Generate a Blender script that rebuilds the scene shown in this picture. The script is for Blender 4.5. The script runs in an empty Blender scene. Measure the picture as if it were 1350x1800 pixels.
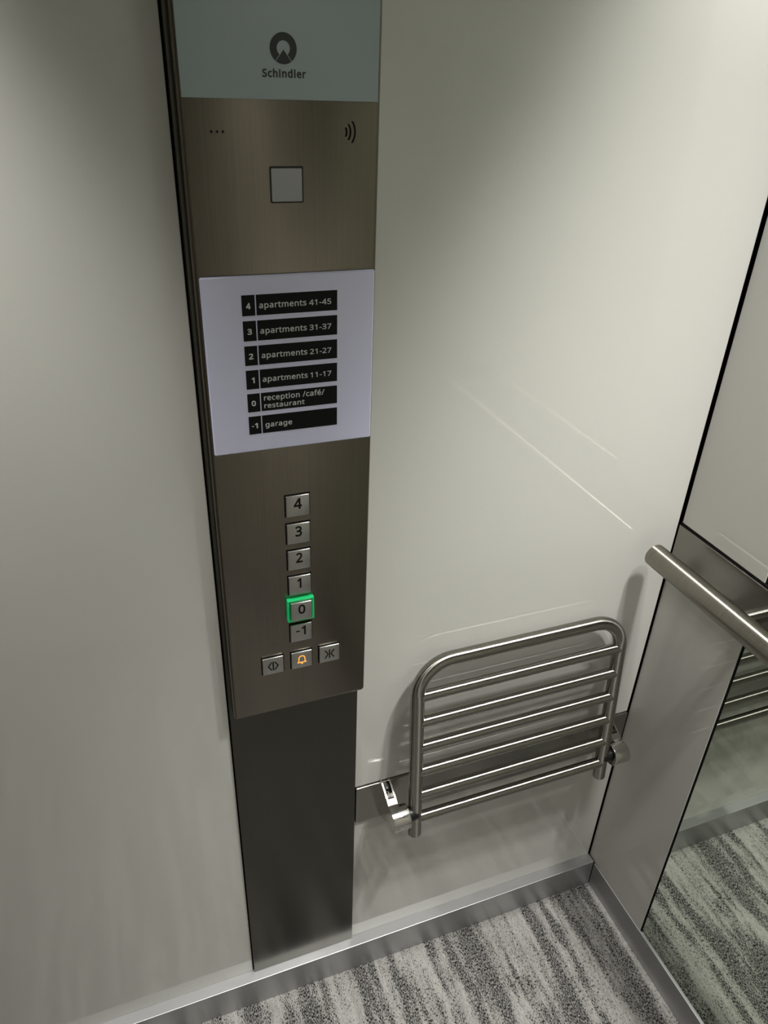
import bpy, bmesh, math, random
from mathutils import Vector, Matrix
from mathutils.geometry import delaunay_2d_cdt

random.seed(7)
scene = bpy.context.scene
COL = scene.collection

# ------------------------------------------------------------------ camera, world, lights, exposure
CAM = (0.0, -0.8, 1.55)
cam_d = bpy.data.cameras.new('camera')
cam = bpy.data.objects.new('camera', cam_d)
COL.objects.link(cam)
right = Vector((0.93581823, -0.35081023, 0.03429902))
down = Vector((-0.15076187, -0.48632007, -0.86067628))
fwd = Vector((0.31861435, 0.80026556, -0.50799599))
M = Matrix((right, -down, -fwd)).transposed().to_4x4()
M.translation = Vector(CAM)
cam.matrix_world = M
cam_d.sensor_fit = 'VERTICAL'
cam_d.sensor_height = 36.0
cam_d.lens = 1319.0 / 1800.0 * 36.0
cam_d.clip_start = 0.01
scene.camera = cam

scene.view_settings.view_transform = 'Standard'
scene.view_settings.look = 'None'
scene.view_settings.gamma = 1.0
scene.view_settings.use_curve_mapping = False
scene.view_settings.exposure = 0.0

world = bpy.data.worlds.new('world')
scene.world = world
world.use_nodes = True
world.node_tree.nodes['Background'].inputs[0].default_value = (0.02, 0.02, 0.02, 1)
world.node_tree.nodes['Background'].inputs[1].default_value = 0.0

# car interior
XL, XR, YB, H = -0.56, 0.839, -1.10, 2.20
# ceiling spotlights: x, y, energy, cone, softness of the cone's edge
LAMPS = [(0.76, -0.20, 46.0, 64, 0.7), (0.76, -0.50, 91.0, 83, 0.9), (0.66, -0.62, 44.0, 76, 0.8), (-0.30, -0.20, 78.0, 62, 0.7),
         (0.45, -0.94, 34.0, 62, 0.7)]  # added lamp: brightens the back wall that the steel panel reflects
for (lx, ly, energy, cone, blend) in LAMPS:
    ld = bpy.data.lights.new('ceiling_lamp_light', 'SPOT')
    ld.energy = energy
    ld.color = (1.0, 0.99, 0.955)
    ld.spot_size = math.radians(cone)
    ld.spot_blend = blend
    ld.shadow_soft_size = 0.04
    lo = bpy.data.objects.new('ceiling_lamp_light', ld)
    lo.location = (lx, ly, H - 0.015)
    COL.objects.link(lo)

# ------------------------------------------------------------------ materials
def new_mat(name):
    m = bpy.data.materials.new(name)
    m.use_nodes = True
    nt = m.node_tree
    return m, nt, nt.nodes['Principled BSDF']

def plain(name, col, rough=0.5, metal=0.0, spec=0.5, emit=None, estr=0.0, coat=0.0):
    m, nt, b = new_mat(name)
    b.inputs['Base Color'].default_value = (*col, 1)
    b.inputs['Roughness'].default_value = rough
    b.inputs['Metallic'].default_value = metal
    b.inputs['Specular IOR Level'].default_value = spec
    if coat:
        b.inputs['Coat Weight'].default_value = coat
        b.inputs['Coat Roughness'].default_value = 0.03
    if emit:
        b.inputs['Emission Color'].default_value = (*emit, 1)
        b.inputs['Emission Strength'].default_value = estr
    return m

def brushed(name, col, rough, scale, var=0.12, bump=0.02):
    """satin metal with brush lines: scale = noise scale per axis (small along the brushing)"""
    m, nt, b = new_mat(name)
    N, L = nt.nodes, nt.links
    tc = N.new('ShaderNodeTexCoord')
    mp = N.new('ShaderNodeMapping')
    mp.inputs['Scale'].default_value = scale
    L.new(tc.outputs['Object'], mp.inputs['Vector'])
    ns = N.new('ShaderNodeTexNoise')
    ns.inputs['Scale'].default_value = 1.0
    ns.inputs['Detail'].default_value = 3.0
    L.new(mp.outputs[0], ns.inputs['Vector'])
    cr = N.new('ShaderNodeValToRGB')
    cr.color_ramp.elements[0].position = 0.3
    cr.color_ramp.elements[1].position = 0.7
    cr.color_ramp.elements[0].color = (*[c * (1 - var) for c in col], 1)
    cr.color_ramp.elements[1].color = (*[min(1, c * (1 + var)) for c in col], 1)
    L.new(ns.outputs['Fac'], cr.inputs['Fac'])
    L.new(cr.outputs[0], b.inputs['Base Color'])
    b.inputs['Metallic'].default_value = 1.0
    mr = N.new('ShaderNodeMapRange')
    mr.inputs['To Min'].default_value = rough * 0.96
    mr.inputs['To Max'].default_value = rough * 1.04
    L.new(ns.outputs['Fac'], mr.inputs['Value'])
    L.new(mr.outputs[0], b.inputs['Roughness'])
    bp = N.new('ShaderNodeBump')
    bp.inputs['Strength'].default_value = bump
    bp.inputs['Distance'].default_value = 0.0005
    L.new(ns.outputs['Fac'], bp.inputs['Height'])
    L.new(bp.outputs[0], b.inputs['Normal'])
    return m

def cream_panel(name, col):
    """back-painted glossy panel, a very faint vertical cloudiness in the paint"""
    m, nt, b = new_mat(name)
    N, L = nt.nodes, nt.links
    tc = N.new('ShaderNodeTexCoord')
    mp = N.new('ShaderNodeMapping')
    mp.inputs['Scale'].default_value = (300, 300, 90)
    L.new(tc.outputs['Object'], mp.inputs['Vector'])
    ns = N.new('ShaderNodeTexNoise')
    ns.inputs['Detail'].default_value = 2.0
    L.new(mp.outputs[0], ns.inputs['Vector'])
    cr = N.new('ShaderNodeValToRGB')
    cr.color_ramp.elements[0].color = (*[c * 0.975 for c in col], 1)
    cr.color_ramp.elements[1].color = (*[c * 1.02 for c in col], 1)
    L.new(ns.outputs['Fac'], cr.inputs['Fac'])
    L.new(cr.outputs[0], b.inputs['Base Color'])
    b.inputs['Roughness'].default_value = 0.035
    b.inputs['IOR'].default_value = 1.5
    return m

def carpet_mat():
    m, nt, b = new_mat('striped_flecked_carpet')
    N, L = nt.nodes, nt.links
    tc = N.new('ShaderNodeTexCoord')
    def noise(scale, detail=2.0, rough=0.5, off=(0, 0, 0)):
        mp = N.new('ShaderNodeMapping')
        mp.inputs['Scale'].default_value = scale
        mp.inputs['Location'].default_value = off
        L.new(tc.outputs['Object'], mp.inputs['Vector'])
        n = N.new('ShaderNodeTexNoise')
        n.inputs['Scale'].default_value = 1.0
        n.inputs['Detail'].default_value = detail
        n.inputs['Roughness'].default_value = rough
        L.new(mp.outputs[0], n.inputs['Vector'])
        return n.outputs['Fac']
    def ramp(fac, a, bb, ca=(0, 0, 0, 1), cb=(1, 1, 1, 1)):
        r = N.new('ShaderNodeValToRGB')
        r.color_ramp.elements[0].position = a
        r.color_ramp.elements[1].position = bb
        r.color_ramp.elements[0].color = ca
        r.color_ramp.elements[1].color = cb
        L.new(fac, r.inputs['Fac'])
        return r.outputs[0]
    def math2(op, a, c):
        n = N.new('ShaderNodeMath'); n.operation = op
        for i, v in ((0, a), (1, c)):
            if isinstance(v, (int, float)): n.inputs[i].default_value = v
            else: L.new(v, n.inputs[i])
        return n.outputs[0]
    stripes = noise((29, 2.2, 1), 3.0, 0.55, (3.1, 0.4, 0))         # bands along the car
    patches = noise((60, 16, 1), 2.0, 0.5, (1.7, 2.9, 0))
    dens = math2('ADD', math2('MULTIPLY', stripes, 0.72), math2('MULTIPLY', patches, 0.28))
    dens = ramp(dens, 0.415, 0.545)
    flecks = noise((680, 220, 1), 2.0, 0.55, (9.3, 5.1, 0))
    # where bands are dark, more of the yarn tips are black
    thr = math2('SUBTRACT', 0.632, math2('MULTIPLY', dens, 0.150))
    isfleck = ramp(math2('SUBTRACT', flecks, thr), 0.0, 0.012)
    light = ramp(noise((420, 90, 1), 1.0, 0.5, (4, 4, 0)), 0.35, 0.65, (0.245, 0.238, 0.225, 1), (0.315, 0.307, 0.291, 1))
    mid = ramp(noise((420, 90, 1), 1.0, 0.5, (7, 2, 0)), 0.35, 0.65, (0.150, 0.145, 0.136, 1), (0.215, 0.208, 0.196, 1))
    midmask = ramp(noise((42, 9, 1), 3.0, 0.6, (11.4, 1.3, 0)), 0.47, 0.58)
    midmask = math2('MAXIMUM', math2('MULTIPLY', midmask, 0.45), math2('MULTIPLY', dens, 0.85))
    mx = N.new('ShaderNodeMix'); mx.data_type = 'RGBA'
    L.new(midmask, mx.inputs['Factor']); L.new(light, mx.inputs['A']); L.new(mid, mx.inputs['B'])
    mx2 = N.new('ShaderNodeMix'); mx2.data_type = 'RGBA'
    L.new(isfleck, mx2.inputs['Factor']); L.new(mx.outputs['Result'], mx2.inputs['A'])
    mx2.inputs['B'].default_value = (0.014, 0.014, 0.014, 1)
    L.new(mx2.outputs['Result'], b.inputs['Base Color'])
    b.inputs['Roughness'].default_value = 0.95
    b.inputs['Specular IOR Level'].default_value = 0.1
    w = N.new('ShaderNodeTexWave'); w.bands_direction = 'X'
    w.inputs['Scale'].default_value = 90.0
    w.inputs['Distortion'].default_value = 1.5
    L.new(tc.outputs['Object'], w.inputs['Vector'])
    bp = N.new('ShaderNodeBump')
    bp.inputs['Strength'].default_value = 0.45
    bp.inputs['Distance'].default_value = 0.0015
    L.new(math2('ADD', math2('MULTIPLY', w.outputs['Fac'], 0.6), flecks), bp.inputs['Height'])
    L.new(bp.outputs[0], b.inputs['Normal'])
    return m

MAT = {}
MAT['cream'] = cream_panel('cream_gloss_panel', (0.57, 0.566, 0.53))
MAT['far_panel'] = cream_panel('cream_far_panel', (0.56, 0.545, 0.49))
MAT['carpet'] = carpet_mat()
MAT['void'] = plain('black_joint', (0.006, 0.006, 0.006), 0.8, spec=0.1)
MAT['column'] = brushed('brushed_steel_column', (0.090, 0.088, 0.075), 0.25, (1500, 1500, 5), 0.06, 0.006)
MAT['steel_v'] = brushed('brushed_steel_vertical', (0.190, 0.168, 0.140), 0.25, (1300, 1300, 5), 0.08, 0.008)
MAT['steel_h'] = brushed('brushed_steel_horizontal', (0.30, 0.29, 0.265), 0.26, (5, 5, 1500), 0.045, 0.006)
MAT['steel_y'] = brushed('brushed_steel_band', (0.27, 0.26, 0.235), 0.26, (1500, 5, 1500), 0.045, 0.006)
MAT['alu'] = brushed('satin_aluminium', (0.46, 0.46, 0.465), 0.40, (8, 8, 900), 0.03, 0.005)
MAT['alu'].node_tree.nodes['Principled BSDF'].inputs['Metallic'].default_value = 0.88
def tube_steel(name, col, rough, aniso):
    """tube polished around its circumference: highlights run along the tube"""
    m, nt, b = new_mat(name)
    N, L = nt.nodes, nt.links
    uvn = N.new('ShaderNodeUVMap'); uvn.uv_map = 'UVMap'
    mp = N.new('ShaderNodeMapping'); mp.inputs['Scale'].default_value = (900, 25, 1)
    L.new(uvn.outputs[0], mp.inputs['Vector'])
    ns = N.new('ShaderNodeTexNoise'); ns.inputs['Scale'].default_value = 1.0; ns.inputs['Detail'].default_value = 2.0
    L.new(mp.outputs[0], ns.inputs['Vector'])
    cr = N.new('ShaderNodeValToRGB')
    cr.color_ramp.elements[0].position = 0.3; cr.color_ramp.elements[1].position = 0.7
    cr.color_ramp.elements[0].color = (*[c * 0.88 for c in col], 1)
    cr.color_ramp.elements[1].color = (*[c * 1.10 for c in col], 1)
    L.new(ns.outputs['Fac'], cr.inputs['Fac'])
    L.new(cr.outputs[0], b.inputs['Base Color'])
    b.inputs['Metallic'].default_value = 1.0
    b.inputs['Roughness'].default_value = rough
    b.inputs['Anisotropic'].default_value = aniso
    tg = N.new('ShaderNodeTangent'); tg.direction_type = 'UV_MAP'; tg.uv_map = 'UVMap'
    L.new(tg.outputs[0], b.inputs['Tangent'])
    return m
MAT['tube'] = tube_steel('satin_tube_steel', (0.30, 0.288, 0.26), 0.25, 1.0)
MAT['slat'] = tube_steel('satin_slat_steel', (0.32, 0.308, 0.28), 0.25, 1.0)
MAT['rail'] = tube_steel('satin_rail_steel', (0.35, 0.325, 0.285), 0.30, 1.0)
MAT['cast'] = plain('polished_bracket_steel', (0.56, 0.55, 0.52), 0.16, 1.0)
MAT['dark_metal'] = plain('dark_recess', (0.03, 0.03, 0.03), 0.35, 0.8)
MAT['mirror'] = plain('mirror_silver', (0.69, 0.74, 0.66), 0.0, 1.0)
MAT['button'] = brushed('button_steel', (0.44, 0.435, 0.42), 0.30, (900, 900, 20), 0.05, 0.01)
MAT['black'] = plain('black_print', (0.006, 0.006, 0.006), 0.5, spec=0.15)
MAT['display'] = plain('grey_green_display_glass', (0.325, 0.385, 0.395), 0.12)
MAT['logo'] = plain('dark_grey_print', (0.018, 0.022, 0.021), 0.4)
MAT['lens'] = plain('milky_grey_window', (0.33, 0.325, 0.335), 0.25)
MAT['plate'] = plain('frosted_sign_glass', (0.635, 0.635, 0.84), 0.12, coat=0.5)
MAT['sign_black'] = plain('sign_black_film', (0.006, 0.006, 0.006), 0.4, spec=0.12)
MAT['sign_white'] = plain('sign_pale_lettering', (0.58, 0.59, 0.58), 0.5)
MAT['green'] = plain('lit_green_collar', (0.01, 0.30, 0.09), 0.3, emit=(0.0, 0.55, 0.16), estr=0.25)
MAT['amber'] = plain('lit_amber_symbol', (0.8, 0.35, 0.05), 0.4, emit=(1.0, 0.48, 0.08), estr=0.7)
MAT['ceiling'] = plain('ceiling_grey_sheet', (0.16, 0.16, 0.155), 0.4)
MAT['diffuser'] = plain('lamp_diffuser', (0.9, 0.9, 0.88), 0.4, emit=(1, 0.985, 0.93), estr=3.0)
MAT['door'] = brushed('door_steel', (0.34, 0.32, 0.29), 0.3, (900, 900, 6))

# ------------------------------------------------------------------ mesh helpers
def link(name, bm, mat, parent=None, smooth=False, loc=None):
    me = bpy.data.meshes.new(name)
    bmesh.ops.recalc_face_normals(bm, faces=bm.faces[:])
    bm.to_mesh(me); bm.free()
    if smooth:
        for p in me.polygons: p.use_smooth = True
        try: me.set_sharp_from_angle(angle=math.radians(35))
        except Exception: pass
    me.materials.append(mat)
    o = bpy.data.objects.new(name, me)
    COL.objects.link(o)
    if loc: o.location = loc
    if parent: attach(o, parent)
    return o

def wloc(o):
    v = Vector((0, 0, 0))
    while o: v += o.location; o = o.parent
    return v

def attach(o, parent):
    """geometry is written in car coordinates; keep it there under an unrotated parent"""
    o.parent = parent
    o.location = o.location - wloc(parent)

def tag(o, label=None, cat=None, group=None, kind=None):
    if label: o['label'] = label
    if cat: o['category'] = cat
    if group: o['group'] = group
    if kind: o['kind'] = kind
    return o

def thing(name, loc, label, cat, group=None):
    o = bpy.data.objects.new(name, None)
    o.empty_display_size = 0.02
    o.location = loc
    COL.objects.link(o)
    return tag(o, label, cat, group)

def box(bm, x0, x1, y0, y1, z0, z1, bevel=0.0, seg=2):
    r = bmesh.ops.create_cube(bm, size=1.0)
    vs = r['verts']
    bmesh.ops.scale(bm, vec=(abs(x1 - x0), abs(y1 - y0), abs(z1 - z0)), verts=vs)
    bmesh.ops.translate(bm, vec=((x0 + x1) / 2, (y0 + y1) / 2, (z0 + z1) / 2), verts=vs)
    if bevel:
        es = list({e for v in vs for e in v.link_edges})
        bmesh.ops.bevel(bm, geom=es, offset=bevel, segments=seg, affect='EDGES', profile=0.5)
    return bm

def B(*a, **k):
    return box(bmesh.new(), *a, **k)

def tube(bm, pts, r, n=24, cap=True, round_end=0.0):
    """tube through points (list of Vectors)"""
    pts = [Vector(p) for p in pts]
    radii = [r] * len(pts)
    if round_end:
        d0 = (pts[1] - pts[0]).normalized(); d1 = (pts[-1] - pts[-2]).normalized()
        pre, post, rp, rq = [], [], [], []
        for k in range(4):
            a = math.pi / 2 * k / 4
            pre.append(pts[0] + d0 * round_end * (1 - math.sin(a))); rp.append(r - round_end * (1 - math.cos(math.pi/2 - a)))
        pre = [pts[0] + d0 * round_end * (1 - math.cos(math.pi/2*k/4)) for k in range(4)]
        rp = [r - round_end * (1 - math.sin(math.pi/2*k/4)) for k in range(4)]
        post = [pts[-1] - d1 * round_end * (1 - math.cos(math.pi/2*k/4)) for k in range(4)][::-1]
        rq = rp[::-1]
        first = pts[0] + d0 * round_end; last = pts[-1] - d1 * round_end
        pts = pre + [first] + pts[1:-1] + [last] + post
        radii = rp + [r] * (len(pts) - 8) + rq
    rings = []
    uv = bm.loops.layers.uv.get('UVMap') or bm.loops.layers.uv.new('UVMap')
    dist = [0.0]
    for a, c in zip(pts, pts[1:]): dist.append(dist[-1] + (c - a).length)
    t = (pts[1] - pts[0]).normalized()
    up = Vector((0, 0, 1)) if abs(t.z) < 0.9 else Vector((1, 0, 0))
    u = t.cross(up).normalized(); v = t.cross(u).normalized()
    for i, p in enumerate(pts):
        a = pts[max(0, i - 1)]; c = pts[min(len(pts) - 1, i + 1)]
        nt = (c - a).normalized()
        q = t.rotation_difference(nt)
        u = q @ u; v = q @ v; t = nt
        rings.append([bm.verts.new(p + (u * math.cos(2 * math.pi * k / n) + v * math.sin(2 * math.pi * k / n)) * radii[i]) for k in range(n)])
    for i, (a, c) in enumerate(zip(rings, rings[1:])):
        for k in range(n):
            f = bm.faces.new((a[k], a[(k + 1) % n], c[(k + 1) % n], c[k]))
            for lp, q in zip(f.loops, ((dist[i], k), (dist[i], k + 1), (dist[i + 1], k + 1), (dist[i + 1], k))):
                lp[uv].uv = (q[0], q[1] / n * 2 * math.pi * r)
    if cap:
        bm.faces.new(rings[0][::-1]); bm.faces.new(rings[-1])
    return bm

def prism_x(bm, prof, x0, x1):
    """extrude a (y,z) outline along x"""
    a = [bm.verts.new((x0, y, z)) for y, z in prof]
    c = [bm.verts.new((x1, y, z)) for y, z in prof]
    n = len(prof)
    bm.faces.new(a); bm.faces.new(c[::-1])
    for i in range(n):
        bm.faces.new((a[i], c[i], c[(i + 1) % n], a[(i + 1) % n]))
    return bm

def prism_y(bm, prof, y0, y1):
    """extrude an (x,z) outline along y"""
    a = [bm.verts.new((x, y0, z)) for x, z in prof]
    c = [bm.verts.new((x, y1, z)) for x, z in prof]
    n = len(prof)
    bm.faces.new(a); bm.faces.new(c[::-1])
    for i in range(n):
        bm.faces.new((a[i], c[i], c[(i + 1) % n], a[(i + 1) % n]))
    return bm

def disc_y(bm, cx, cz, r, y0, y1, n=20):
    return prism_y(bm, [(cx + r * math.cos(2*math.pi*k/n), cz + r * math.sin(2*math.pi*k/n)) for k in range(n)], y0, y1)

def stroke(bm, pts, w, y0, y1):
    """a flat pen stroke through (x,z) points, as joined bars with round ends"""
    for (ax, az), (bx, bz) in zip(pts, pts[1:]):
        d = Vector((bx - ax, bz - az)); L_ = d.length
        if L_ == 0: continue
        d /= L_; nrm = Vector((-d.y, d.x)) * w / 2
        prism_y(bm, [(ax + nrm.x, az + nrm.y), (ax - nrm.x, az - nrm.y), (bx - nrm.x, bz - nrm.y), (bx + nrm.x, bz + nrm.y)], y0, y1)
    for (ax, az) in pts:
        disc_y(bm, ax, az, w / 2, y0, y1, 10)
    return bm

# outlines of the humanist lettering used on the panel: advance width, then closed loops (1/1000 em)
GLYPHS = {
    '-': [258,[32,184,32,246,226,246,226,184]],
    '/': [298,[290,573,77,0,8,0,221,573]],
    '0': [459,[419,287,418,242,415,201,409,163,401,128,390,97,376,70,359,47,339,27,316,12,290,1,261,-6,229,-8,188,-4,153,8,122,27,97,54,76,88,60,129,48,176,42,229,39,287,41,346,48,399,58,446,73,486,93,520,119,547,149,566,186,578,229,581,269,578,304,566,335,547,361,520,382,486,399,446,410,399,417,346],[110,287,111,238,115,194,121,156,131,125,143,98,159,78,178,64,202,55,229,52,256,55,279,64,298,78,314,98,326,124,336,156,343,194,347,238,348,287,347,336,343,380,336,417,326,449,314,475,298,495,279,510,256,518,229,521,202,518,178,510,159,495,143,475,131,449,121,417,115,380,111,336]],
    '1': [459,[285,0,216,0,216,400,216,415,216,428,216,439,216,450,217,460,217,470,219,499,211,491,203,483,196,477,169,455,108,405,71,452,226,573,285,573]],
    '2': [459,[417,0,38,0,38,59,188,210,216,238,240,264,261,287,280,309,295,331,306,353,315,376,320,399,322,424,318,453,309,477,294,496,273,510,249,518,221,520,194,519,169,514,147,506,126,495,104,482,83,466,45,513,60,526,77,537,94,548,113,557,132,565,153,572,174,577,197,580,221,581,255,579,285,572,313,562,336,548,356,531,372,510,384,485,391,458,394,428,392,399,386,371,375,344,361,318,344,292,324,267,301,241,275,214,247,185,128,67,128,64,417,64]],
    '3': [459,[395,439,394,414,389,392,381,372,370,355,356,339,340,326,321,316,300,307,277,302,277,298,319,290,353,276,379,255,398,229,409,198,413,163,410,131,403,101,390,74,371,50,348,30,318,14,283,2,241,-6,193,-8,164,-7,136,-5,110,-1,85,5,60,13,36,23,36,89,61,78,87,69,114,61,141,56,168,52,194,51,241,55,278,65,305,81,324,104,335,132,339,164,337,187,331,206,320,223,306,236,288,247,265,255,240,261,211,264,179,265,123,265,123,326,180,326,209,327,236,332,259,339,278,350,294,362,307,377,316,394,321,413,323,434,320,460,311,481,295,498,274,511,249,519,219,521,199,521,181,519,164,515,147,511,132,505,117,498,103,491,89,482,75,473,39,521,61,537,87,550,115,563,147,573,181,579,218,581,273,576,317,563,352,540,376,511,390,477]],
    '4': [459,[443,130,359,130,359,0,291,0,291,130,17,130,17,190,286,576,359,576,359,193,443,193],[291,374,291,387,291,400,291,412,292,423,292,434,293,444,293,454,294,464,294,474,294,483,295,492,295,500,292,500,287,490,282,479,276,468,270,456,263,446,257,438,86,193,291,193]],
    '5': [459,[221,351,258,349,292,342,322,331,349,316,371,297,389,274,402,247,410,217,413,183,410,145,402,111,387,81,368,54,343,32,314,15,280,2,242,-5,199,-8,170,-7,142,-4,116,0,91,6,70,14,51,23,51,90,71,79,95,70,121,62,148,57,174,53,200,52,227,54,252,58,274,65,293,76,310,89,323,106,333,126,339,149,341,176,337,210,325,239,306,262,279,279,243,289,197,292,182,291,164,290,146,288,128,285,112,283,99,280,64,302,86,573,373,573,373,508,146,508,132,342,142,344,155,346,169,348,185,350,202,351]],
    '6': [459,[44,245,45,278,47,310,51,342,57,374,64,404,75,433,87,461,103,486,121,510,143,530,168,548,196,562,228,572,265,578,306,581,318,580,330,580,344,579,356,578,368,576,377,573,377,513,367,516,356,519,344,520,332,522,320,523,308,523,273,521,242,515,216,504,193,491,173,474,158,454,145,431,134,407,127,380,121,352,117,322,115,291,119,291,128,303,138,315,150,326,163,335,178,343,194,350,213,355,233,357,255,358,287,356,316,349,342,338,365,322,384,303,400,279,412,251,419,220,421,184,419,147,411,112,399,82,382,55,361,33,336,15,307,2,275,-5,239,-8,212,-6,187,-1,163,7,140,19,119,35,101,54,84,76,70,103,59,133,51,166,46,204],[238,51,270,55,297,66,320,84,337,109,348,143,351,184,348,218,339,247,324,271,302,289,274,300,241,303,217,301,195,296,175,287,157,276,143,263,131,248,122,232,117,215,115,198,116,181,119,163,123,146,129,129,137,114,146,99,158,85,170,74,185,64,201,57,219,53]],
    '7': [459,[109,0,344,508,35,508,35,573,419,573,419,518,187,0]],
    'S': [440,[403,153,400,121,392,92,378,66,359,44,335,26,307,11,274,1,238,-6,198,-8,177,-8,157,-7,137,-5,118,-2,100,1,83,4,68,9,54,14,41,19,41,88,62,80,86,72,113,65,142,59,171,56,201,55,228,56,252,60,273,66,290,74,305,85,316,98,324,113,329,129,330,147,329,164,325,180,318,194,308,207,295,218,277,230,255,241,228,252,196,265,172,274,151,284,131,294,114,305,98,317,85,330,74,344,65,359,57,375,52,393,49,413,48,435,51,464,58,490,71,513,89,533,110,550,136,563,165,573,197,579,231,581,262,580,290,577,318,572,343,565,367,558,389,549,366,487,346,495,325,502,302,508,278,513,254,516,229,517,207,516,187,513,169,507,155,499,142,489,133,478,126,464,122,450,121,434,122,416,126,400,133,386,143,373,156,362,172,351,193,341,217,330,246,318,278,306,307,293,332,279,353,264,371,247,385,228,395,206,401,181]],
    'a': [450,[231,437,279,433,318,422,347,403,368,375,381,338,385,293,385,0,334,0,320,61,317,61,304,46,292,33,279,22,265,13,250,5,234,-1,216,-5,195,-7,172,-8,148,-7,124,-2,103,6,84,16,68,30,55,48,45,68,39,92,37,119,43,159,59,192,87,219,127,238,179,251,243,257,316,259,316,285,313,317,306,342,293,359,275,371,253,378,227,380,205,379,183,376,163,370,143,363,124,355,106,347,84,400,104,410,126,419,151,426,177,432,204,436],[252,208,204,203,167,195,141,182,124,165,113,144,110,119,112,97,120,79,132,66,148,56,167,51,188,49,223,52,253,62,279,79,299,103,311,134,315,172,315,210]],
    'c': [385,[241,-8,204,-5,170,2,139,15,112,34,88,58,69,87,55,123,47,165,44,213,47,262,56,305,71,342,90,372,114,396,142,415,174,428,208,435,245,438,267,437,288,435,309,431,328,426,344,421,358,415,337,356,323,361,308,365,292,370,275,373,259,375,244,376,217,374,193,368,172,358,155,343,141,325,131,303,123,277,119,247,117,213,119,181,123,152,131,126,141,104,155,86,172,71,191,61,214,55,240,53,262,54,283,56,302,60,319,65,336,71,351,78,351,15,336,8,320,3,304,-2,285,-5,264,-7]],
    'd': [493,[221,-8,171,-2,128,17,92,48,65,91,49,146,44,214,49,282,66,338,93,381,128,413,171,432,221,438,243,437,262,434,280,429,296,423,310,416,323,407,335,397,345,386,354,374,359,374,359,383,358,393,356,405,355,418,355,429,354,438,354,609,425,609,425,0,368,0,358,58,354,58,345,46,335,35,323,24,310,15,296,7,279,1,262,-4,242,-7],[232,51,273,55,305,67,328,88,343,117,352,154,355,200,355,213,352,263,343,304,329,336,306,360,274,375,231,379,196,374,168,359,146,334,130,300,120,260,117,213,120,165,130,125,146,93,168,69,197,55]],
    'e': [452,[234,438,269,435,301,427,329,414,354,396,374,373,390,346,402,315,409,281,411,244,411,201,117,201,122,157,134,119,154,90,181,69,215,56,254,52,280,53,305,56,327,60,348,66,370,73,392,82,392,20,370,11,349,4,327,-1,304,-5,279,-7,251,-8,212,-5,176,3,143,17,114,36,90,61,70,91,56,126,47,167,44,212,47,257,55,297,68,333,86,364,108,390,134,411,164,426,198,435],[233,380,202,377,175,366,154,348,137,323,125,293,119,257,338,257,336,281,333,302,326,322,318,338,306,353,292,364,276,373,256,378]],
    'f': [276,[266,375,158,375,158,0,87,0,87,375,12,375,12,408,87,432,87,457,89,492,95,522,104,547,116,568,132,585,152,597,174,606,199,612,227,613,244,613,259,612,274,609,287,606,300,603,310,599,292,544,283,546,273,549,262,552,251,554,239,555,228,556,206,553,189,545,175,532,166,513,160,489,158,458,158,430,266,430]],
    'g': [493,[221,438,248,436,273,431,297,422,319,409,338,393,355,373,359,373,369,430,425,430,425,-7,423,-46,416,-80,404,-109,388,-135,367,-155,341,-172,310,-183,274,-190,233,-192,202,-192,174,-189,147,-186,122,-180,99,-174,78,-165,78,-100,99,-110,123,-118,149,-125,177,-130,206,-133,237,-134,271,-130,300,-119,324,-101,341,-77,352,-48,355,-13,355,4,355,11,356,21,356,32,357,43,357,51,358,57,354,57,338,37,320,21,299,8,275,-1,250,-6,221,-8,170,-2,126,18,91,51,65,95,49,149,44,214,49,278,65,332,91,377,126,411,169,431],[230,379,207,376,187,370,169,359,153,344,140,326,130,303,123,277,119,247,117,213,120,165,130,124,146,92,169,68,197,54,232,50,253,51,271,53,288,58,303,65,315,74,326,85,336,98,343,113,349,131,353,151,355,173,356,197,356,214,355,251,350,282,343,309,332,331,319,348,302,362,281,371,257,377]],
    'h': [496,[139,431,139,420,138,410,138,399,137,389,136,379,135,370,140,370,149,385,161,397,174,407,188,416,204,424,221,429,238,434,255,436,273,437,306,435,335,430,360,421,382,408,399,391,413,370,423,344,429,314,431,280,431,0,361,0,361,275,358,307,351,333,338,353,319,367,295,376,265,379,235,377,210,370,189,360,173,347,160,329,150,308,144,283,140,254,139,222,139,0,68,0,68,609,139,609]],
    'i': [207,[139,430,139,0,68,0,68,430],[104,591,115,590,124,586,133,580,140,572,144,560,145,546,144,532,140,521,133,512,124,506,115,502,104,501,93,502,83,506,75,512,68,521,64,532,63,546,64,560,68,572,75,580,83,586,93,590]],
    'l': [207,[139,0,68,0,68,609,139,609]],
    'm': [750,[540,438,584,434,621,421,649,401,669,371,681,330,685,280,685,0,615,0,615,277,613,308,606,333,594,353,577,367,555,376,528,379,490,374,460,362,438,342,423,315,414,280,411,237,411,0,342,0,342,277,341,298,337,317,332,333,325,347,315,359,303,367,289,374,272,377,253,379,227,377,204,370,185,360,170,347,158,329,150,308,144,283,140,255,139,223,139,0,68,0,68,430,125,430,136,371,140,371,149,385,160,398,173,409,186,418,201,425,217,431,233,435,249,437,266,438,298,436,325,430,349,420,369,406,386,388,398,366,402,366,418,388,438,406,461,420,486,430,512,436]],
    'n': [496,[275,438,322,434,361,421,391,401,413,371,426,330,431,280,431,0,361,0,361,275,358,307,351,333,338,353,319,367,295,376,265,379,222,374,189,361,166,338,151,308,142,269,139,223,139,0,68,0,68,430,125,430,136,371,140,371,150,385,162,398,175,409,190,418,206,425,222,431,239,435,257,437]],
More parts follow.
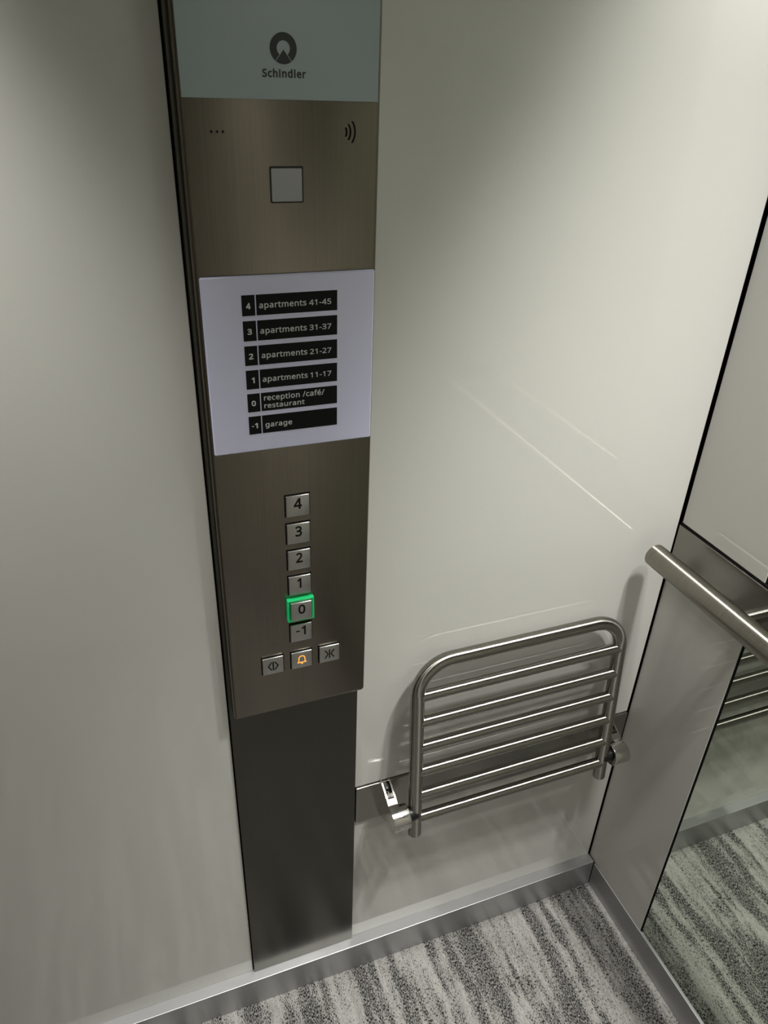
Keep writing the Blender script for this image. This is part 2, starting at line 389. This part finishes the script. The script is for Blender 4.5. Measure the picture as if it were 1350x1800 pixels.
    'o': [485,[442,216,440,181,436,150,428,121,417,95,404,71,388,51,369,33,348,18,324,7,299,-1,271,-6,241,-8,214,-6,188,-1,163,7,140,18,119,33,100,51,84,71,70,95,59,121,51,150,46,181,44,216,47,261,55,301,68,336,87,367,110,392,137,412,169,426,204,435,244,438,281,435,316,426,347,412,374,392,398,367,417,336,431,301,439,261],[117,216,119,184,123,154,130,128,141,105,155,86,172,71,192,59,216,53,243,51,270,53,294,59,314,71,331,86,345,105,356,128,363,154,367,184,369,216,367,248,363,277,355,303,345,325,331,344,314,359,294,370,270,376,242,379,202,374,171,359,147,335,130,303,120,263]],
    'p': [493,[273,438,322,432,365,413,401,383,428,339,444,284,449,216,447,170,439,129,427,93,410,62,390,37,365,17,337,3,306,-5,272,-8,251,-7,231,-4,213,1,197,7,182,15,170,24,158,33,148,44,139,55,134,55,135,45,136,33,137,20,138,7,139,-5,139,-16,139,-192,68,-192,68,430,126,430,136,371,139,371,148,383,158,394,170,405,182,414,197,422,213,429,231,434,251,437],[260,379,233,377,210,371,190,362,174,349,161,333,152,313,145,289,141,261,139,229,139,216,140,182,144,152,150,126,159,103,172,85,188,70,208,59,233,53,261,51,286,53,308,60,326,72,341,88,354,108,364,131,371,157,375,186,376,217,373,262,363,302,348,334,325,359,296,374]],
    'r': [331,[269,438,277,438,286,437,295,437,304,436,312,435,319,433,310,368,303,370,296,371,287,372,279,373,271,374,264,374,248,373,232,369,217,363,202,355,189,346,176,334,166,321,156,305,149,289,143,270,140,251,139,229,139,0,68,0,68,430,126,430,134,351,137,351,147,367,158,381,170,395,183,407,198,418,214,426,231,433,249,437]],
    's': [384,[348,119,346,92,339,69,327,49,311,32,292,18,268,6,241,-2,210,-6,176,-8,148,-7,122,-5,99,-1,78,5,59,11,42,19,42,83,60,75,81,67,104,60,128,54,153,50,178,49,211,51,236,57,256,66,269,79,277,94,280,112,279,123,276,132,271,141,264,150,253,158,239,167,222,176,200,185,174,196,148,206,124,217,103,228,84,239,69,252,57,266,48,283,43,302,41,324,46,358,61,386,85,408,118,425,157,435,202,438,228,437,252,434,275,430,298,424,319,417,339,409,315,353,297,360,278,366,258,372,238,377,218,379,197,380,171,379,149,374,131,366,118,356,111,343,108,328,109,317,113,307,119,298,127,290,139,282,154,274,172,266,193,256,219,246,245,236,268,226,289,215,306,203,321,191,333,176,341,159,346,140]],
    't': [289,[212,50,222,50,233,51,245,53,255,54,264,56,272,59,272,5,263,1,253,-2,240,-4,226,-6,213,-8,200,-8,178,-7,157,-3,138,4,120,13,104,27,91,44,82,66,76,93,74,125,74,375,13,375,13,409,75,437,103,528,144,528,144,430,269,430,269,375,144,375,144,127,146,103,153,83,163,69,177,58,193,52]],
    'u': [496,[427,430,427,0,370,0,359,57,356,57,346,43,334,31,321,20,306,11,290,4,273,-1,256,-5,238,-7,220,-8,187,-6,159,-1,134,8,112,21,95,38,81,59,71,85,65,114,63,148,63,430,135,430,135,153,137,122,145,96,158,76,176,62,200,53,230,51,260,53,285,59,306,69,323,82,336,100,345,121,352,146,356,175,357,206,357,430]],
    'é': [452,[234,438,269,435,301,427,329,414,354,396,374,373,390,346,402,315,409,281,411,244,411,201,117,201,122,157,134,119,154,90,181,69,215,56,254,52,280,53,305,56,327,60,348,66,370,73,392,82,392,20,370,11,349,4,327,-1,304,-5,279,-7,251,-8,212,-5,176,3,143,17,114,36,90,61,70,91,56,126,47,167,44,212,47,257,55,297,68,333,86,364,108,390,134,411,164,426,198,435],[233,380,202,377,175,366,154,348,137,323,125,293,119,257,338,257,336,281,333,302,326,322,318,338,306,353,292,364,276,373,256,378],[347,606,342,598,335,589,326,579,317,568,307,557,296,546,285,534,274,523,263,513,253,503,242,494,233,486,186,486,186,496,194,506,203,518,212,532,221,546,231,560,240,575,248,589,256,602,262,614,347,614]],
    ' ': [209],
}

def embolden(pts, w):
    """push a glyph loop outwards (clockwise outlines, anticlockwise counters) by w"""
    q = [p for i, p in enumerate(pts) if (Vector(p) - Vector(pts[i - 1])).length > 1e-4]
    if not w: return q
    out = []
    n = len(q)
    for i in range(n):
        a, b, c = Vector(q[i - 1]), Vector(q[i]), Vector(q[(i + 1) % n])
        d0 = (b - a).normalized(); d1 = (c - b).normalized()
        n0 = Vector((-d0.y, d0.x)); n1 = Vector((-d1.y, d1.x))
        m = n0 + n1
        if m.length < 1e-3: m = n0.copy()
        m.normalize()
        out.append(tuple(b + m * (w / max(0.5, m.dot(n0)))))
    return out

def text_bm(items, y, depth=0.0002):
    """items: (string, x0, x1, z0, z1, weight); glyphs laid on the plane y, facing -y, fitted to the box of their ink"""
    bm = bmesh.new()
    for s, x0, x1, z0, z1, wt in items:
        pen, glyphs = 0.0, []
        for ch in s:
            g = GLYPHS[ch]
            glyphs.append([[(pen + p[0], p[1]) for p in embolden([(lp[2*i] / 1000, lp[2*i+1] / 1000) for i in range(len(lp) // 2)], wt)] for lp in g[1:]])
            pen += g[0] / 1000 + wt * 2
        allp = [p for g in glyphs for lp in g for p in lp]
        mnx = min(p[0] for p in allp); mxx = max(p[0] for p in allp)
        mny = min(p[1] for p in allp); mxy = max(p[1] for p in allp)
        sx = (x1 - x0) / (mxx - mnx); sy = (z1 - z0) / (mxy - mny)
        for loops in glyphs:
            if not loops: continue
            co, ed = [], []
            for lp in loops:
                k = len(co); n = len(lp)
                co += [Vector(p) for p in lp]
                ed += [(k + i, k + (i + 1) % n) for i in range(n)]
            v2, _e, f2 = delaunay_2d_cdt(co, ed, [], 0, 1e-6)[:3]
            nv = {}
            for f in f2:
                c = sum((v2[i] for i in f), Vector((0, 0))) / len(f)
                wind = 0
                for lp in loops:
                    for (ax, ay), (bx, by) in zip(lp, lp[1:] + lp[:1]):
                        if (ay <= c.y) != (by <= c.y):
                            if ax + (c.y - ay) / (by - ay) * (bx - ax) > c.x: wind += 1 if by > ay else -1
                if not wind: continue
                for i in f:
                    if i not in nv: nv[i] = bm.verts.new((x0 + (v2[i].x - mnx) * sx, y, z0 + (v2[i].y - mny) * sy))
                try: bm.faces.new([nv[i] for i in f])
                except ValueError: pass
    bmesh.ops.recalc_face_normals(bm, faces=bm.faces[:])
    r = bmesh.ops.extrude_face_region(bm, geom=bm.faces[:])
    bmesh.ops.translate(bm, vec=(0, -depth, 0), verts=[e for e in r['geom'] if isinstance(e, bmesh.types.BMVert)])
    return bm

# ------------------------------------------------------------------ the setting
T = 0.006
tag(link('floor', B(XL - 0.02, XR + 0.02, YB - 0.02, 0.02, -0.02, 0.0), MAT['carpet']), kind='structure')
tag(link('ceiling', B(XL - 0.02, XR + 0.02, YB - 0.02, 0.02, H, H + 0.02), MAT['ceiling']), kind='structure')
tag(link('wall_front', B(XL - 0.02, XR + 0.02, 0.012, 0.03, 0, H), MAT['void']), kind='structure')
tag(link('wall_right', B(XR + 0.012, XR + 0.03, YB - 0.02, 0.012, 0, H), MAT['void']), kind='structure')
tag(link('wall_back', B(XL - 0.02, XR + 0.02, YB - 0.02, YB, 0, H), MAT['far_panel']), kind='structure')
tag(link('wall_left', B(XL - 0.02, XL, YB, 0.012, 0, H), MAT['door']), kind='structure')

ZB = 0.0766          # top of the base ledge on the front wall
GX0, GX1 = 0.0897, 0.0917   # black joint beside the steel column
CX1 = 0.2850         # right edge of the steel column
BZ0, BZ1 = 0.4212, 0.5090   # steel band behind the folding seat
def struct(name, bm, mat, smooth=False):
    return tag(link(name, bm, mat, smooth=smooth), kind='structure')
struct('wall_front_left_panel', B(XL, GX0, 0, 0.012, ZB, H, bevel=0.0008), MAT['cream'])
struct('wall_front_upper_panel', B(CX1 + 0.0005, XR - 0.0045, 0, 0.012, BZ1 + 0.0015, H, bevel=0.0008), MAT['cream'])
struct('wall_front_lower_panel', B(CX1 + 0.0005, XR - 0.0045, 0, 0.012, ZB, BZ0 - 0.0005, bevel=0.0008), MAT['cream'])
struct('trim_1', B(CX1 + 0.0022, XR - 0.0045, -0.0035, 0.012, BZ0, BZ1, bevel=0.0011), MAT['steel_h'])

# right wall: side strip, mirrors, rail band
RZ = 0.0712
MY = -0.1795         # strip edge
MJ = 0.0050          # black joint
HB0, HB1 = 0.8220, 0.9290
struct('wall_right_lower_panel', B(XR, XR + 0.012, MY, -0.0005, RZ, HB0 - 0.003, bevel=0.0008), MAT['cream'])
struct('wall_right_upper_panel', B(XR, XR + 0.012, MY, -0.0035, HB1 + 0.0042, H, bevel=0.0008), MAT['cream'])
struct('wall_right_far_panel', B(XR, XR + 0.012, YB, -0.93, RZ, H, bevel=0.0008), MAT['cream'])
struct('trim_2', B(XR - 0.003, XR + 0.012, -0.93 + 0.003, -0.0015, HB0, HB1, bevel=0.0009), MAT['steel_y'])

# black seals in the joints
struct('trim_3', B(XR + 0.0012, XR + 0.0120, MY - MJ, MY, RZ, HB0 - 0.003), MAT['void'])
struct('trim_4', B(XR + 0.0012, XR + 0.0120, MY - MJ, MY, HB1 + 0.0042, H), MAT['void'])
struct('trim_5', B(XR - 0.0004, XR + 0.0120, -0.93, -0.0005, HB1, HB1 + 0.0040), MAT['void'])

# bases
struct('baseboard_front', B(XL, XR - 0.003, -0.021, 0.012, 0, ZB, bevel=0.0009), MAT['alu'])
struct('baseboard_right', B(XR - 0.0022, XR + 0.012, YB, -0.0215, 0, RZ - 0.0008, bevel=0.0006), MAT['alu'])
struct('baseboard_back', B(XL, XR - 0.003, YB, YB + 0.021, 0, ZB, bevel=0.0009), MAT['alu'])

# car doors on the left, seen only in reflections
for k, (a, c) in enumerate(((YB + 0.12, -0.552), (-0.548, -0.10))):
    struct('door_%d' % (k + 1), B(XL, XL + 0.012, a, c, 0.005, 2.05, bevel=0.001), MAT['door'])

# mirrors
tag(link('wall_mirror', B(XR + 0.001, XR + 0.0115, -0.93 + 0.003, MY - MJ, RZ, HB0 - 0.003), MAT['mirror']),
    'tall wall mirror below the handrail band, reflecting the carpet and folding seat', 'mirror')
tag(link('wall_mirror', B(XR + 0.001, XR + 0.0115, -0.93 + 0.003, MY - MJ, HB1 + 0.0042, H), MAT['mirror']),
    'wall mirror above the handrail band, beside the upper pale panel', 'mirror')

# ------------------------------------------------------------------ steel column and operating panel
col = link('column_panel', B(GX1, CX1, -0.0045, 0.012, ZB, H, bevel=0.0008), MAT['column'])
tag(col, 'plain dark brushed steel column panel standing on the base ledge under the button panel', 'wall panel')

YF = -0.019
FX0, FX1 = 0.0996, 0.2874
FZ0, FZ1 = 0.7508, 2.10
cop = thing('operating_panel', (0.1948, -0.0045, FZ0),
            'tall brushed steel lift control panel with floor buttons, display and dark maker mark', 'control panel')
# housing: front face smaller than its back, softly rounded edge
bm = bmesh.new()
def rrect(x0, x1, z0, z1, r, n=5):
    pts = []
    for cx, cz, a0 in ((x1 - r, z1 - r, 0), (x0 + r, z1 - r, 90), (x0 + r, z0 + r, 180), (x1 - r, z0 + r, 270)):
        for k in range(n + 1):
            a = math.radians(a0 + 90 * k / n)
            pts.append((cx + r * math.cos(a), cz + r * math.sin(a)))
    return pts
loops = []
for (g, y) in ((0.0034, -0.0046), (0.0034, YF + 0.0050), (0.0031, YF + 0.0032), (0.0024, YF + 0.0018), (0.0012, YF + 0.0006), (0.0, YF)):
    loops.append([bm.verts.new((x, y, z)) for x, z in rrect(FX0 - g, FX1 + g, FZ0 - g, FZ1 + g, 0.0035 + g * 0.3)])
for a, c in zip(loops, loops[1:]):
    n = len(a)
    for k in range(n):
        bm.faces.new((a[k], a[(k + 1) % n], c[(k + 1) % n], c[k]))
bm.faces.new(loops[0][::-1]); bm.faces.new(loops[-1])
link('face_plate', bm, MAT['steel_v'], cop, smooth=True)

# display glass with the maker's mark
DZ = 1.5222
disp = link('display_glass', B(FX0 + 0.0003, FX1 - 0.0003, YF - 0.0012, YF + 0.0002, DZ, FZ1 - 0.002, bevel=0.0005), MAT['display'], cop)
tag(disp, 'grey-green display glass')
yD = YF - 0.0012
lc, lz, lr = 0.1944, 1.5629, 0.0125
bm = bmesh.new()
def ring_sector(bm, cx, cz, r0, r1, a0, a1, y0, y1, n=40):
    out = [(cx + r1 * math.cos(a0 + (a1 - a0) * k / n), cz + r1 * math.sin(a0 + (a1 - a0) * k / n)) for k in range(n + 1)]
    inn = [(cx + r0 * math.cos(a0 + (a1 - a0) * k / n), cz + r0 * math.sin(a0 + (a1 - a0) * k / n)) for k in range(n + 1)]
    for k in range(n):
        prism_y(bm, [inn[k], out[k], out[k + 1], inn[k + 1]], y0, y1)
# ring, open at the foot for the peak
def tri_ang(r, off):
    """angle where a side of the peak (apex near the ring's centre) meets radius r"""
    return off
ring_sector(bm, lc, lz + 0.0002, 0.0061, lr, math.radians(-52), math.radians(232), yD - 0.0002, yD + 0.0001)
peak = [(lc, lz - 0.0008)]
for k in range(13):
    a = math.radians(-54.5 - (71.0) * k / 12)
    peak.append((lc + lr * math.cos(a), lz + 0.0002 + lr * math.sin(a)))
prism_y(bm, peak, yD - 0.0002, yD + 0.0001)
mk = link('logo_mark', bm, MAT['logo'], disp)
tag(mk, 'dark round mark with a peak in it')
link('lettering', text_bm([('Schindler', 0.1741, 0.2151, 1.5400, 1.5470, 0.034)], yD), MAT['logo'], disp)

# microphone holes, reader symbol, square window
for hx in (0.1243, 0.1297, 0.1350):
    tag(link('microphone_hole', disc_y(bmesh.new(), hx, 1.4949, 0.0012, YF - 0.00015, YF + 0.0005), MAT['black'], cop), 'small black hole')
bm = bmesh.new()
for r_, half, cx in ((0.0085, 26, 0.2472), (0.0125, 33, 0.2472), (0.0172, 33, 0.2472)):
    pts = [(cx + r_ * math.cos(math.radians(t)), 1.4957 + 0.95 * r_ * math.sin(math.radians(t)) ) for t in [(-half + 2 * half * k / 8) for k in range(9)]]
    stroke(bm, pts, 0.0016, YF - 0.0002, YF + 0.0002)
tag(link('reader_symbol', bm, MAT['black'], cop), 'three black wave arcs')
win = link('window_bezel', prism_y(bmesh.new(), rrect(0.1773, 0.2111, 1.4320, 1.4656, 0.0018), YF - 0.0003, YF + 0.0005), MAT['dark_metal'], cop)
tag(win, 'thin dark square frame')
tag(link('window_pane', prism_y(bmesh.new(), rrect(0.1791, 0.2096, 1.4335, 1.4636, 0.0008), YF - 0.0005, YF + 0.0003), MAT['lens'], win), 'milky grey square pane')

# buttons
BR = {'4': '4', '3': '3', '2': '2', '1': '1', '0': '0', '-1': '-1'}
def braille(bm, cx, z, y, cells):
    for ci, cell in enumerate(cells):
        for d in cell:
            dx = (d - 1) // 3; dz = (d - 1) % 3
            px = cx + (ci - (len(cells) - 1) / 2) * 0.0043 + (dx - 0.5) * 0.0019
            pz = z + 0.0019 - dz * 0.0019
            disc_y(bm, px, pz, 0.00045, y - 0.0004, y + 0.0001, 6)
    return bm
NUM = [3, 4, 5, 6]
DIG = {'0': [2, 4, 5], '1': [1], '2': [1, 2], '3': [1, 4], '4': [1, 4, 5]}

def push_button(cx, cz, w, h, y_top, lab):
    gap = link('button', B(cx - w/2 - 0.0011, cx + w/2 + 0.0011, YF - 0.0003, YF + 0.001, cz - h/2 - 0.0011, cz + h/2 + 0.0011), MAT['void'], cop)
    tag(gap, lab)
    link('button_cap', B(cx - w/2, cx + w/2, y_top, YF - 0.0002, cz - h/2, cz + h/2, bevel=0.0011, seg=3), MAT['button'], gap, smooth=True)
    return gap

BXC, BW, BH = 0.1956, 0.0300, 0.0292
rows = [('4', 1.0850), ('3', 1.0450), ('2', 1.0052), ('1', 0.9653), ('0', 0.9268), ('-1', 0.8857)]
for s, z in rows:
    lit = s == '0'
    yt = YF - (0.0095 if lit else 0.0035)
    b_ = push_button(BXC + (-0.0003 if lit else 0), z, BW - (0.0010 if lit else 0), BH, yt,
                     'steel floor button with black %s%s' % ({'-1': 'minus one', '0': 'zero', '1': 'one', '2': 'two', '3': 'three', '4': 'four'}[s],
                                                         ', raised in a green collar' if lit else ''))
    if lit:
        bm = bmesh.new()
        o_, i_ = 0.0031, 0.0006
        y0, y1 = YF - 0.0068, YF + 0.0003
        x0, x1, z0, z1 = BXC - 0.0003 - BW/2, BXC - 0.0003 + BW/2, z - BH/2, z + BH/2
        box(bm, x0 - o_, x1 + o_, y0, y1, z1 + i_, z1 + o_, bevel=0.0006)
        box(bm, x0 - o_, x1 + o_, y0, y1, z0 - o_, z0 - i_, bevel=0.0006)
        box(bm, x0 - o_, x0 - i_, y0, y1, z0 - o_ + 0.001, z1 + o_ - 0.001, bevel=0.0006)
        box(bm, x1 + i_, x1 + o_, y0, y1, z0 - o_ + 0.001, z1 + o_ - 0.001, bevel=0.0006)
        tag(link('button_collar', bm, MAT['green'], b_), 'green collar')
    cx = BXC
    if s == '-1':
        items = [('-', cx - 0.0074, cx - 0.0022, z + 0.0022, z + 0.0040, 0.0), ('1', cx + 0.0004, cx + 0.0062, z - 0.0042, z + 0.0110, 0.022)]
    else:
        wd = {'1': 0.0058, '4': 0.0102, '3': 0.0086, '2': 0.0085, '0': 0.0094}[s]
        ox = -0.001 if s == '1' else 0.0
        items = [(s, cx - wd/2 + ox, cx + wd/2 + ox, z - 0.0042, z + 0.0110, 0.022)]
    link('button_number', text_bm(items, yt + 0.00002, 0.00025), MAT['black'], b_)
    cells = [NUM, DIG[s[-1]]] if s != '-1' else [[3, 6], NUM, DIG['1']]
    link('braille_dots', braille(bmesh.new(), cx - 0.0005, z - 0.0096, yt, cells), MAT['button'], b_)

rz, rw, rh = 0.8370, 0.0297, 0.0288
yb = YF - 0.0035
def sym(bm, pts, w=0.0017):
    return stroke(bm, pts, w, yb - 0.0002, yb + 0.0002)
cx = 0.1546
b_ = push_button(cx, rz, rw, rh, yb, 'steel door-open button with black outward arrows')
bm = bmesh.new()
sym(bm, [(cx, rz - 0.0070), (cx, rz + 0.0070)], 0.0019)
sym(bm, [(cx - 0.0025, rz + 0.0066), (cx - 0.0068, rz), (cx - 0.0025, rz - 0.0066)])
sym(bm, [(cx + 0.0025, rz + 0.0066), (cx + 0.0068, rz), (cx + 0.0025, rz - 0.0066)])
link('button_symbol', bm, MAT['black'], b_)
cx = 0.2355
b_ = push_button(cx, rz, rw, rh, yb, 'steel door-close button with black inward arrows')
bm = bmesh.new()
sym(bm, [(cx, rz - 0.0070), (cx, rz + 0.0070)], 0.0019)
sym(bm, [(cx - 0.0063, rz + 0.0066), (cx - 0.0022, rz), (cx - 0.0063, rz - 0.0066)])
sym(bm, [(cx + 0.0063, rz + 0.0066), (cx + 0.0022, rz), (cx + 0.0063, rz - 0.0066)])
link('button_symbol', bm, MAT['black'], b_)
cx = 0.1953
b_ = push_button(cx, rz, rw, rh, yb, 'steel alarm button with a glowing amber bell')
bm = bmesh.new()
bell = [(cx - 0.0058, rz - 0.0043), (cx - 0.0045, rz - 0.0030), (cx - 0.0042, rz + 0.0030)]
for k in range(9):
    a = math.radians(180 - 180 * k / 8)
    bell.append((cx + 0.0042 * math.cos(a), rz + 0.0030 + 0.0042 * math.sin(a)))
bell += [(cx + 0.0042, rz + 0.0030), (cx + 0.0045, rz - 0.0030), (cx + 0.0058, rz - 0.0043), (cx - 0.0058, rz - 0.0043)]
sym(bm, bell, 0.0014)
sym(bm, [(cx - 0.0008, rz - 0.0064), (cx + 0.0008, rz - 0.0064)], 0.0016)
tag(link('button_symbol', bm, MAT['amber'], b_), 'glowing amber bell outline')

# ------------------------------------------------------------------ floor directory sign on the panel
SY = YF - 0.0045
sx0, sx1, sz0, sz1 = 0.1008, 0.2876, 1.1661, 1.3640
sign = thing('floor_directory_sign', (0.1946, YF, sz0),
             'pale frosted glass floor directory with six black rows of white lettering', 'sign')
link('glass_plate', B(sx0, sx1, SY, YF - 0.0002, sz0, sz1, bevel=0.0014, seg=1), MAT['plate'], sign)
rows = [('4', 'apartments', '41-45'), ('3', 'apartments', '31-37'), ('2', 'apartments', '21-27'),
        ('1', 'apartments', '11-17'), ('0', 'reception /café/', 'restaurant'), ('-1', 'garage', '')]
for k, (num, a, c) in enumerate(rows):
    zt = 1.3448 - k * 0.02700
    zb = zt - 0.0216
    bm = bmesh.new()
    box(bm, 0.1416, 0.1555, SY - 0.0002, SY + 0.0004, zb, zt)
    box(bm, 0.1568, 0.2451, SY - 0.0002, SY + 0.0004, zb, zt)
    st = link('directory_row', bm, MAT['sign_black'], sign)
    zl = zb + 0.0070
    it = []
    if num == '-1':
        it += [('-', 0.1447, 0.1472, zl + 0.0022, zl + 0.0031, 0.0), ('1', 0.1482, 0.1516, zl, zl + 0.0064, 0.03)]
    elif num == '1':
        it += [('1', 0.1475, 0.1508, zl, zl + 0.0064, 0.03)]
    else:
        it += [(num, 0.1460, 0.1508, zl, zl + 0.0064, 0.03)]
    if a == 'apartments':
        it.append((a, 0.1597, 0.2107, zl - 0.0017, zl + 0.0061, 0.014))
        it.append((c, 0.2137, 0.2383, zl, zl + 0.0060, 0.012))
    elif a == 'garage':
        it.append((a, 0.1603, 0.1912, zl - 0.0018, zl + 0.0048, 0.014))
    else:
        it.append((a, 0.1600, 0.2300, zl + 0.0032, zl + 0.0120, 0.014))
        it.append((c, 0.1600, 0.2065, zl - 0.0039, zl + 0.0016, 0.014))
    tag(link('lettering', text_bm(it, SY - 0.0002, 0.00015), MAT['sign_white'], st), 'pale grey lettering')

# ------------------------------------------------------------------ folding seat
def leg_y(z): return -0.0300 - (0.7177 - z) * 0.0995
X0, X1 = 0.3745, 0.7470
TR = 0.0113
seat = thing('folding_seat', ((X0 + X1) / 2, -0.0035, 0.4285),
             'folded-up satin steel tube seat with six slats bracketed to the wall band', 'seat')
ztop, zbot, R = 0.7765, 0.4280, 0.056
pts = [(X0, leg_y(zbot), zbot)]
n = 14
for k in range(5): 
    z = zbot + (ztop - R - zbot) * (k + 1) / 5
    if k < 4: pts.append((X0, leg_y(z), z))
for k in range(n + 1):
    a = math.pi - math.pi / 2 * k / n
    z = ztop - R + R * math.sin(a)
    pts.append((X0 + R + R * math.cos(a), leg_y(z), z))
for k in range(1, 8):
    pts.append((X0 + R + (X1 - X0 - 2 * R) * k / 8, leg_y(ztop), ztop))
for k in range(n + 1):
    a = math.pi / 2 - math.pi / 2 * k / n
    z = ztop - R + R * math.sin(a)
    pts.append((X1 - R + R * math.cos(a), leg_y(z), z))
for k in range(4, -1, -1):
    z = zbot + (ztop - R - zbot) * k / 5
    pts.append((X1, leg_y(z), z))
link('seat_frame', tube(bmesh.new(), pts, TR, 32, round_end=0.002), MAT['tube'], seat, smooth=True)
SR = 0.0093
s0 = None
for k in range(6):
    z = 0.7177 - k * 0.0505
    link('slat', tube(bmesh.new(), [(X0 + 0.004, leg_y(z) - 0.0015, z), (X1 - 0.004, leg_y(z) - 0.0015, z)], SR, 24), MAT['slat'], seat, smooth=True)

def bracket(xa, sgn):
    """xa: outer side face; sgn +1 grows to the right"""
    W = 0.0170
    cy, cz, cr = -0.0570, 0.4780, 0.0205
    outline = [(-0.0035, 0.5145), (-0.0085, 0.5140)]
    outline += [(-0.0330, 0.5040), (-0.0440, 0.4975)]
    for k in range(13):
        a = math.radians(72 + (270 - 72) * k / 12)
        outline.append((cy + cr * math.cos(a), cz + cr * math.sin(a)))
    outline += [(-0.0450, 0.4565), (-0.0120, 0.4330), (-0.0035, 0.4300)]
    root = link('wall_bracket', prism_x(bmesh.new(), outline, xa, xa + sgn * 0.0030), MAT['cast'], seat)
    # inner cheek and hollowed arm between
    bm = bmesh.new()
    prism_x(bm, outline, xa + sgn * (W - 0.0028), xa + sgn * W)
    mid = [(-0.0035, 0.4960), (-0.0230, 0.4900), (-0.0300, 0.4960), (-0.0350, 0.5030), (-0.0440, 0.4975)]
    mid += outline[4:]
    prism_x(bm, mid, xa + sgn * 0.0029, xa + sgn * (W - 0.0027))
    link('bracket_arm', bm, MAT['cast'], root)
    bm = tube(bmesh.new(), [(xa + sgn * 0.0001, cy, cz), (xa + sgn * 0.0305, cy, cz)], cr, 40, round_end=0.0012)
    link('pivot_barrel', bm, MAT['cast'], root, smooth=True)
    bm = tube(bmesh.new(), [(xa + sgn * 0.0300, cy, cz), (xa + sgn * 0.0450, cy + 0.003, cz)], 0.0125, 28)
    tag(link('pivot_pin', bm, MAT['dark_metal'], root, smooth=True), 'dark pivot pin')
    sx = xa + sgn * W / 2
    bm = tube(bmesh.new(), [(sx, -0.0035, 0.5035), (sx, -0.0170, 0.5035)], 0.0050, 20, round_end=0.0008)
    sc = link('screw', bm, MAT['cast'], root, smooth=True)
    link('socket_hole', tube(bmesh.new(), [(sx, -0.0160, 0.5035), (sx, -0.01715, 0.5035)], 0.0026, 6), MAT['void'], root)
    return root

bracket(0.3296, +1)
bracket(X0 + X1 - 0.3296, -1)

# ------------------------------------------------------------------ handrail
RX, RZ_, RR = 0.773, 0.9000, 0.0184
rail = thing('handrail', (RX, -0.5, RZ_), 'round satin steel handrail along the mirrored wall', 'handrail')
link('rail_tube', tube(bmesh.new(), [(RX, -0.0275, RZ_), (RX, -0.3, RZ_), (RX, -0.6, RZ_), (RX, -0.9, RZ_)], RR, 48, round_end=0.0016), MAT['rail'], rail, smooth=True)
for y in (-0.205, -0.72):
    link('rail_post', tube(bmesh.new(), [(RX + 0.012, y, RZ_), (XR - 0.0030, y, RZ_)], 0.012, 28), MAT['tube'], rail, smooth=True)

# ------------------------------------------------------------------ ceiling downlights (their light is set at the top; the last is an added fill)
names = ['in the corner over the folding seat', 'over the handrail beside the mirror', 'nearest the middle of the car', 'over the pale panel left of the control panel', 'added to brighten the wall opposite the control panel']
for (lx, ly, _e, _c, _b), nm in zip(LAMPS, names):
    d = thing('ceiling_spotlight', (lx, ly, H), 'round recessed ceiling spotlight ' + nm, 'ceiling light', 'recessed ceiling spotlights')
    bm = bmesh.new()
    n = 36
    prof = [(0.036, -0.0002), (0.036, -0.006), (0.040, -0.008), (0.047, -0.006), (0.049, -0.0002)]
    rr = [[bm.verts.new((lx + r_ * math.cos(2*math.pi*k/n), ly + r_ * math.sin(2*math.pi*k/n), H + z)) for k in range(n)] for r_, z in prof]
    for a, c in zip(rr, rr[1:]):
        for k in range(n): bm.faces.new((a[k], a[(k+1) % n], c[(k+1) % n], c[k]))
    link('trim_ring', bm, MAT['tube'], d, smooth=True)
